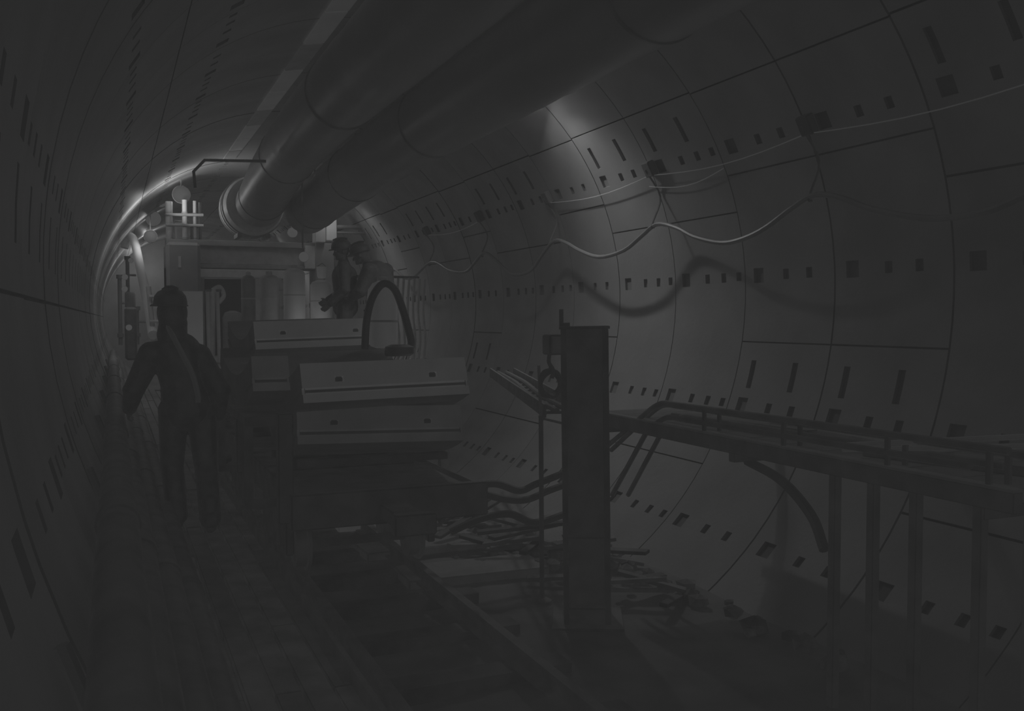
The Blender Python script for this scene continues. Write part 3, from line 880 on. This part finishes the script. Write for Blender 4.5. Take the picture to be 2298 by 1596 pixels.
pan = empty('pale_board', (-1.40, 16.0, -.98), label='upright pale board right behind the walking man, beside his shoulder', cat='board')
MB().box((-.16, -.02, .12), (.15, .02, 1.20)).build('sheet', M_PALE, pan, bevel=.004)
MB().box((-.13, .02, 0), (-.09, .06, 1.15)).box((.08, .02, 0), (.12, .06, 1.15)).build('frame', M_STEEL, pan)
for x, lab in ((-1.14, 'slim pale upright post next to the pale board, left'), (-.98, 'slim pale upright post next to the pale board, right')):
    r = empty('guide_post', (x, 16.2, -.98), label=lab, cat='post')
    tb('shaft', [(0, 0, 0), (-.02, 0, 1.22)], .03, M_STEELL, r, 10)
    MB().lathe([(.045, 1.2), (.045, 1.24)], n=12).build('cap', M_STEEL, r)
    MB().lathe([(.06, 0), (.06, .03)], n=12).build('foot', M_STEEL, r)

# left gangway far behind the man
tag(tb('curved_hose', smooth_pts([(-2.30, 25.5, 1.55), (-2.22, 25.5, 1.84), (-2.08, 25.0, 1.70), (-2.0, 23.5, 1.0), (-1.94, 22, .4), (-1.88, 20.8, -.2), (-1.86, 20, -.55)], 6), .10, M_PALE, None, 14), 'thick pale hose curving down the left side beyond the walking man', 'hose')
tag(tb('vertical_pipe', [(-1.82, 20.2, -.9), (-1.93, 20.2, .42)], .05, M_STEELL, None, 10), 'pale vertical pipe beside the curved hose behind the man', 'pipe')
for i, (z, lab) in enumerate(((-.28, 'lower of two short pale stubs beside the man\'s head'), (.22, 'upper of two short pale stubs beside the man\'s head'))):
    tag(tb('pipe_stub', [(-1.92, 20.1, z), (-1.66, 20.1, z)], .035, M_STEELL), lab, 'pipe')
mc = empty('dark_machine', (-2.2, 24, -1.2), label='dark upright machine unit far down the left gangway', cat='machine')
MB().box((-.14, -.3, 0), (.12, .3, 1.25)).build('housing', M_STEEL, mc, bevel=.05)
MB().lathe([(.12, 0), (.12, .3), (.08, .36)], (-.01, 0, 1.25), 16).build('motor', M_STEEL, mc, True)
for i, (x, y, z, r, lab) in enumerate([(-2.20, 23, 1.10, .06, 'tiny work lamp high in the far left gangway'), (-2.33, 23, .72, .07, 'tiny work lamp in the middle of the far left gangway'), (-2.34, 23, .45, .07, 'tiny work lamp just below the middle one in the far left gangway'), (-2.27, 22.5, -.42, .07, 'tiny work lamp low in the far left gangway')]):
    root = empty('work_lamp', (x, y, z), label=lab, cat='lamp')
    MB().lathe([(r * .5, .08), (r * .9, .05), (r, 0)], n=16, axis='Y').build('housing', M_STEEL, root, True)
    MB().lathe([(r * .95, 0), (r * .7, -.03), (r * .2, -.04)], n=16, axis='Y').build('lens', M_LAMP, root, True)
for i, (x, y, z0, z1, r, lab) in enumerate([(-2.42, 26, -.9, .9, .05, 'slim dark riser far down the left gangway, left of the dark machine unit'), (-2.02, 26.5, -.9, .1, .06, 'short dark riser far down the left gangway, right of the dark machine unit'), (-2.20, 28, .2, 1.5, .05, 'high dark riser above the dark machine unit far down the gangway')]):
    rt = empty('riser_pipe', (x, y, z0), label=lab, cat='pipe')
    tb('shaft', [(0, 0, 0), (0, 0, z1 - z0)], r, M_RUBBER, rt, 10)
    MB().lathe([(r * 1.6, .2), (r * 1.6, .3)], n=12).lathe([(r * 1.6, z1 - z0 - .1), (r * 1.6, z1 - z0)], n=12).build('flange', M_STEEL, rt)
    tb('side_branch', [(0, 0, (z1 - z0) * .6), (.22, 0, (z1 - z0) * .6)], r * .6, M_STEELM, rt, 8)
far = empty('far_gantry', (0, 31, 0), label='dark rear frame of the machine filling the tunnel far behind', cat='gantry')
MB().box((1.5, 0, -1.2), (1.8, .4, 1.7)).build('column', M_STEEL, far, bevel=.02)
MB().box((-.9, 0, 1.5), (1.8, .4, 1.85)).build('beam', M_STEEL, far, bevel=.02)
MB().box((-.9, .1, -1.2), (1.5, .3, 1.0)).build('bulkhead', M_STEEL, far, bevel=.02)

# thin bar and net-like clutter right of the workers
bar = empty('wall_bar', (0, 0, 0), label='thin dark bar from the workers to the right wall above the black hose loop', cat='bar')
tb('rod', [(.50, 13.0, .37), (2.35, 15.8, .50)], .02, M_STEEL, bar)
MB().lathe([(.045, -.04), (.045, .04)], (1.25, 14.15, .42), 12, 'X').build('joint', M_STEEL, bar, True)
for i in range(6):
    x = 1.75 + i * .13
    tag(tb('hanging_hose', smooth_pts([(x, 15.0 + i * .12, .46), (x - .03, 15.0 + i * .12, -.1), (x + .04, 15.1 + i * .12, -.6), (x - .02, 15.1 + i * .12, -1.1 + .0 * i)], 4), .022, M_STEELL),
        'thin hose hanging from the dark bar against the right wall', 'hose', 'hoses hanging from the wall bar')

# ---------------------------------------------------------------- people
def blob(parts, name, mt, parent, voxel, smooth=4):
    """parts: list of ('c', p, q, r0, r1) tapered capsules or ('e', centre, radii, rot) ellipsoids, fused into one surface"""
    bm = bmesh.new()
    for p in parts:
        if p[0] == 'c':
            a, b2, r0, r1 = Vector(p[1]), Vector(p[2]), p[3], p[4]
            d = b2 - a
            if d.length > 1e-5:
                mt4 = Matrix.Translation((a + b2) / 2) @ d.to_track_quat('Z', 'Y').to_matrix().to_4x4()
                bmesh.ops.create_cone(bm, cap_ends=True, segments=16, radius1=r0, radius2=r1, depth=d.length, matrix=mt4)
            bmesh.ops.create_uvsphere(bm, u_segments=14, v_segments=10, radius=r0, matrix=Matrix.Translation(a))
            bmesh.ops.create_uvsphere(bm, u_segments=14, v_segments=10, radius=r1, matrix=Matrix.Translation(b2))
        else:
            mt4 = Matrix.Translation(p[1]) @ (p[3].to_4x4() if len(p) > 3 else Matrix.Identity(4)) @ Matrix.Diagonal((*p[2], 1))
            bmesh.ops.create_uvsphere(bm, u_segments=20, v_segments=14, radius=1, matrix=mt4)
    me = bpy.data.meshes.new(name); bm.to_mesh(me); bm.free(); me.materials.append(mt)
    o = link(bpy.data.objects.new(name, me), parent)
    rm = o.modifiers.new('remesh', 'REMESH'); rm.mode = 'VOXEL'; rm.voxel_size = voxel; rm.use_smooth_shade = True
    sm = o.modifiers.new('smooth', 'SMOOTH'); sm.factor = .5; sm.iterations = smooth
    # bake the modifiers so that the object is one plain continuous mesh
    dg = bpy.context.evaluated_depsgraph_get()
    me2 = bpy.data.meshes.new_from_object(o.evaluated_get(dg))
    o.modifiers.clear(); o.data = me2
    for p in me2.polygons: p.use_smooth = True
    return o


def hand(parts, wrist, d, palm_n, curl=.5, side=1):
    """palm, four unequal curled fingers and a thumb from its side"""
    d = Vector(d).normalized(); n = Vector(palm_n).normalized(); s = d.cross(n).normalized() * side
    wv = Vector(wrist)
    pc = wv + d * .045
    parts.append(('c', wv, wv + d * .02, .026, .03))
    for k, L in enumerate((.072, .082, .076, .060)):
        off = s * (.030 - .020 * k)
        base = wv + d * .085 + off
        parts.append(('c', wv + d * .02 + off * .8, base, .017, .0125))
        d1 = (d * math.cos(curl * .6) + n * math.sin(curl * .6)); d2 = (d * math.cos(curl * 1.5) + n * math.sin(curl * 1.5)); d3 = (d * math.cos(curl * 2.3) + n * math.sin(curl * 2.3))
        p1 = base + d1 * L * .45; p2 = p1 + d2 * L * .32; p3 = p2 + d3 * L * .25
        parts += [('c', base, p1, .0105, .0095), ('c', p1, p2, .0095, .0085), ('c', p2, p3, .0085, .007)]
    tbs = wv + d * .03 + s * .028
    t1 = tbs + (d * .6 + s * .7 + n * .25).normalized() * .038
    t2 = t1 + (d * .85 + s * .2 + n * .5).normalized() * .03
    parts += [('c', wv + d * .02 + s * .012, tbs, .018, .014), ('c', tbs, t1, .0135, .0115), ('c', t1, t2, .0115, .009)]


def person(loc, rz, J, label, group=None, voxel=.008, lean_head=(0, 0), big=1.0, helmet=True, straps=True, hood=False):
    root = empty('person', loc, rz, label=label, cat='person', group=group)
    V = {k: Vector(v) for k, v in J.items()}
    face = Matrix.Rotation(lean_head[0], 3, 'Z') @ Matrix.Rotation(lean_head[1], 3, 'X')
    hc = V['head']
    def H(x, y, z): return hc + face @ Vector((x, y, z))
    body = []
    # head with face, forward is +Y
    body += [('e', H(0, -.01, .025), (.076, .095, .095), face), ('e', H(0, .02, -.045), (.056, .068, .065), face), ('e', H(0, .075, -.085), (.024, .022, .022), face),
             ('c', H(0, .086, .012), H(0, .108, -.028), .010, .015), ('e', H(0, .078, .03), (.05, .016, .014), face), ('e', H(0, .082, -.058), (.024, .012, .010), face),
             ('e', H(.032, .066, -.02), (.02, .02, .018), face), ('e', H(-.032, .066, -.02), (.02, .02, .018), face),
             ('e', H(.078, -.005, -.01), (.009, .018, .032), face), ('e', H(-.078, -.005, -.01), (.009, .018, .032), face)]
    body += [('c', V['neck'], H(0, -.015, -.04), .058, .053)]
    sh = {1: V['sh_r'], -1: V['sh_l']}
    body += [('c', V['pelvis'], V['waist'], .13, .115), ('c', V['waist'], V['chest'], .115, .13), ('c', V['chest'], V['neck'], .12, .06)]
    for s, t in ((1, 'r'), (-1, 'l')):
        body += [('c', V['chest'], sh[s], .09, .062), ('c', sh[s], V['el_' + t], .055, .041), ('c', V['el_' + t], V['wr_' + t], .041, .028)]
        body += [('c', V['pelvis'], V['hip_' + t], .12, .095), ('c', V['hip_' + t], V['kn_' + t], .088, .058), ('c', V['kn_' + t], V['an_' + t], .057, .04)]
        body += [('c', V['an_' + t], V['toe_' + t], .04, .034)]
        dd = (V['wr_' + t] - V['el_' + t]).normalized()
        pn = Vector(J.get('palm_' + t, (-s, .2, 0)))
        pn = (pn - dd * pn.dot(dd)).normalized()
        hand(body, V['wr_' + t] + dd * .01, dd, pn, J.get('curl_' + t, .5), s if dd.z < 0 else -s)
    blob(body, 'body', M_SKIN, root, voxel, 3)
    b = big
    jk = [('c', V['pelvis'] + Vector((0, 0, -.02)), V['waist'], .165 * b, .15 * b), ('c', V['waist'], V['chest'], .15 * b, .165 * b), ('c', V['chest'], V['neck'] + Vector((0, 0, -.03)), .15 * b, .08)]
    for s, t in ((1, 'r'), (-1, 'l')):
        jk += [('e', (V['pelvis'] + V['hip_' + t]) / 2 + Vector((0, 0, .03)), (.12 * b, .13 * b, .10)), ('c', V['chest'], sh[s], .12 * b, .088 * b), ('c', sh[s], V['el_' + t], .086 * b, .07 * b), ('c', V['el_' + t], V['wr_' + t] - (V['wr_' + t] - V['el_' + t]).normalized() * .0, .07 * b, .05 * b)]
        m = (sh[s] + V['el_' + t]) / 2
        jk.append(('e', V['el_' + t], (.076 * b, .076 * b, .06)))
    blob(jk, 'jacket', M_CLOTH, root, voxel * 1.3, 3)
    tr = [('c', V['pelvis'], V['pelvis'] + Vector((0, 0, -.03)), .15, .14)]
    for t in 'rl':
        tr += [('c', V['pelvis'], V['hip_' + t], .13, .115), ('c', V['hip_' + t], V['kn_' + t], .112, .085), ('c', V['kn_' + t], V['an_' + t] + Vector((0, 0, .03)), .083, .078)]
    blob(tr, 'trousers', M_CLOTH, root, voxel * 1.3, 3)
    for t in 'rl':
        a, q = V['an_' + t], V['toe_' + t]
        mid = (a + q) / 2
        bt = [('c', a + Vector((0, 0, .16)), a, .062, .056), ('c', a + Vector((0, 0, -.035)), q + Vector((0, 0, -.005)), .046, .042), ('c', q, q + (q - a).normalized() * .02 - Vector((0, 0, 0)), .044, .038)]
        blob(bt, 'boot', M_RUBBER, root, voxel * 1.3, 2)
    if hood:
        blob([('e', H(0, -.03, -.02), (.108, .112, .135), face), ('e', H(0, -.045, -.10), (.10, .10, .09), face), ('c', H(0, -.04, -.10), V['neck'] + Vector((0, -.03, -.05)), .10, .11)], 'hood', M_CLOTH, root, voxel * 1.5, 3)
    if helmet:
        hp = root
        he = MB()
        prof = [(.116, -.0), (.115, .03), (.106, .07), (.083, .102), (.046, .12), (.011, .126)]
        he.lathe(prof, n=28)
        he.v = [tuple(H(v[0], v[1] * 1.14 - .005, v[2] + .035)) for v in he.v]
        ho = he.build('helmet', M_HELM, root, True)
        br = MB().lathe([(.110, .0), (.124, -.006), (.124, -.0), (.114, .008)], n=28)
        br.v = [tuple(H(v[0], v[1] * 1.16 + (.02 if v[1] > 0 else 0), v[2] + .035)) for v in br.v]
        brm = br.build('brim', M_HELM, ho, True)
        if hood: brm.name = 'brim'
        rg = MB().tube([H(0, -.10, .155), H(0, -.04, .172), H(0, .03, .172), H(0, .09, .155)], .012, 6).build('ridge', M_HELM, ho, True)
    for s in (-1, 1):
        MB().lathe([(.004, -.006), (.0095, -.002), (.0095, .002), (.004, .006)], n=10, axis='Y').build('eye', M_STEELL, root, True).location = H(.03 * s, .083, .008)
    if straps:
        def band(zf, grow, nm='reflective_band'):
            c = V['pelvis'].lerp(V['chest'], zf)
            r0 = .165 * b + grow
            mb = MB().lathe([(r0, -.025), (r0 + .004, 0), (r0, .025)], c, 32)
            mb.build(nm, M_CLOTHL, root, True)
        band(.35, .0)
    return root

# the walking man on the left walkway, back to the camera
ZW = -1.83
o1 = Vector((-2.08, 7.35, ZW))
Jm = dict(pelvis=(-.03, 0, .96), waist=(-.05, .0, 1.12), chest=(-.085, .0, 1.33), neck=(-.125, .01, 1.53), head=(-.135, .03, 1.665),
          sh_l=(-.27, .01, 1.34), sh_r=(.06, -.03, 1.32), el_l=(-.39, .06, 1.08), el_r=(.20, -.08, 1.07), wr_l=(-.42, .25, .93), wr_r=(.20, .02, .88),
          hip_l=(-.12, .0, .92), hip_r=(.07, .0, .92), kn_l=(-.13, .12, .50), kn_r=(.10, -.02, .50), an_l=(-.10, .10, .09), an_r=(.11, -.22, .11), toe_l=(-.12, .28, .045), toe_r=(.12, -.06, .045))
man = person(o1, 0, Jm, 'man in dark work jacket and helmet walking away along the left walkway', voxel=.0065, lean_head=(.5, .0), big=1.08, straps=False, hood=True)
tb('reflective_band', smooth_pts([(-.16, -.085, 1.545), (-.12, -.165, 1.46), (-.06, -.195, 1.33), (.0, -.192, 1.20), (.035, -.19, 1.06), (.04, -.185, .99)], 5), .019, M_CLOTHL, man, 8)

# two workers on the machine deck
J2 = dict(pelvis=(0, 0, .93), waist=(0, 0, 1.10), chest=(0, .01, 1.30), neck=(0, .02, 1.49), head=(.0, .045, 1.62),
          sh_l=(-.19, .01, 1.40), sh_r=(.19, .01, 1.40), el_l=(-.27, .0, 1.12), el_r=(.27, .02, 1.12), wr_l=(-.22, .18, .95), wr_r=(.18, .22, 1.0),
          hip_l=(-.10, 0, .89), hip_r=(.10, 0, .89), kn_l=(-.12, .03, .48), kn_r=(.12, .05, .48), an_l=(-.13, .0, .09), an_r=(.14, .0, .09), toe_l=(-.15, .17, .045), toe_r=(.17, .17, .045))
person((.17, 12.0, -.98), R_(75), J2, 'dark-clad worker standing left of the pair on the machine deck', 'pair of workers on the machine deck', .010, (.3, -.15))
J3 = dict(J2); J3.update(chest=(0, .09, 1.31), neck=(-.02, .19, 1.47), head=(-.03, .30, 1.57), sh_l=(-.19, .10, 1.36), sh_r=(.20, .05, 1.38), el_r=(.28, .05, 1.08), el_l=(-.25, .2, 1.10), wr_l=(-.15, .38, 1.02), wr_r=(.22, .22, .93))
person((.60, 11.75, -.98), R_(50), J3, 'broad worker in lighter jacket standing right of the pair', 'pair of workers on the machine deck', .010, (.2, -.3), 1.18)
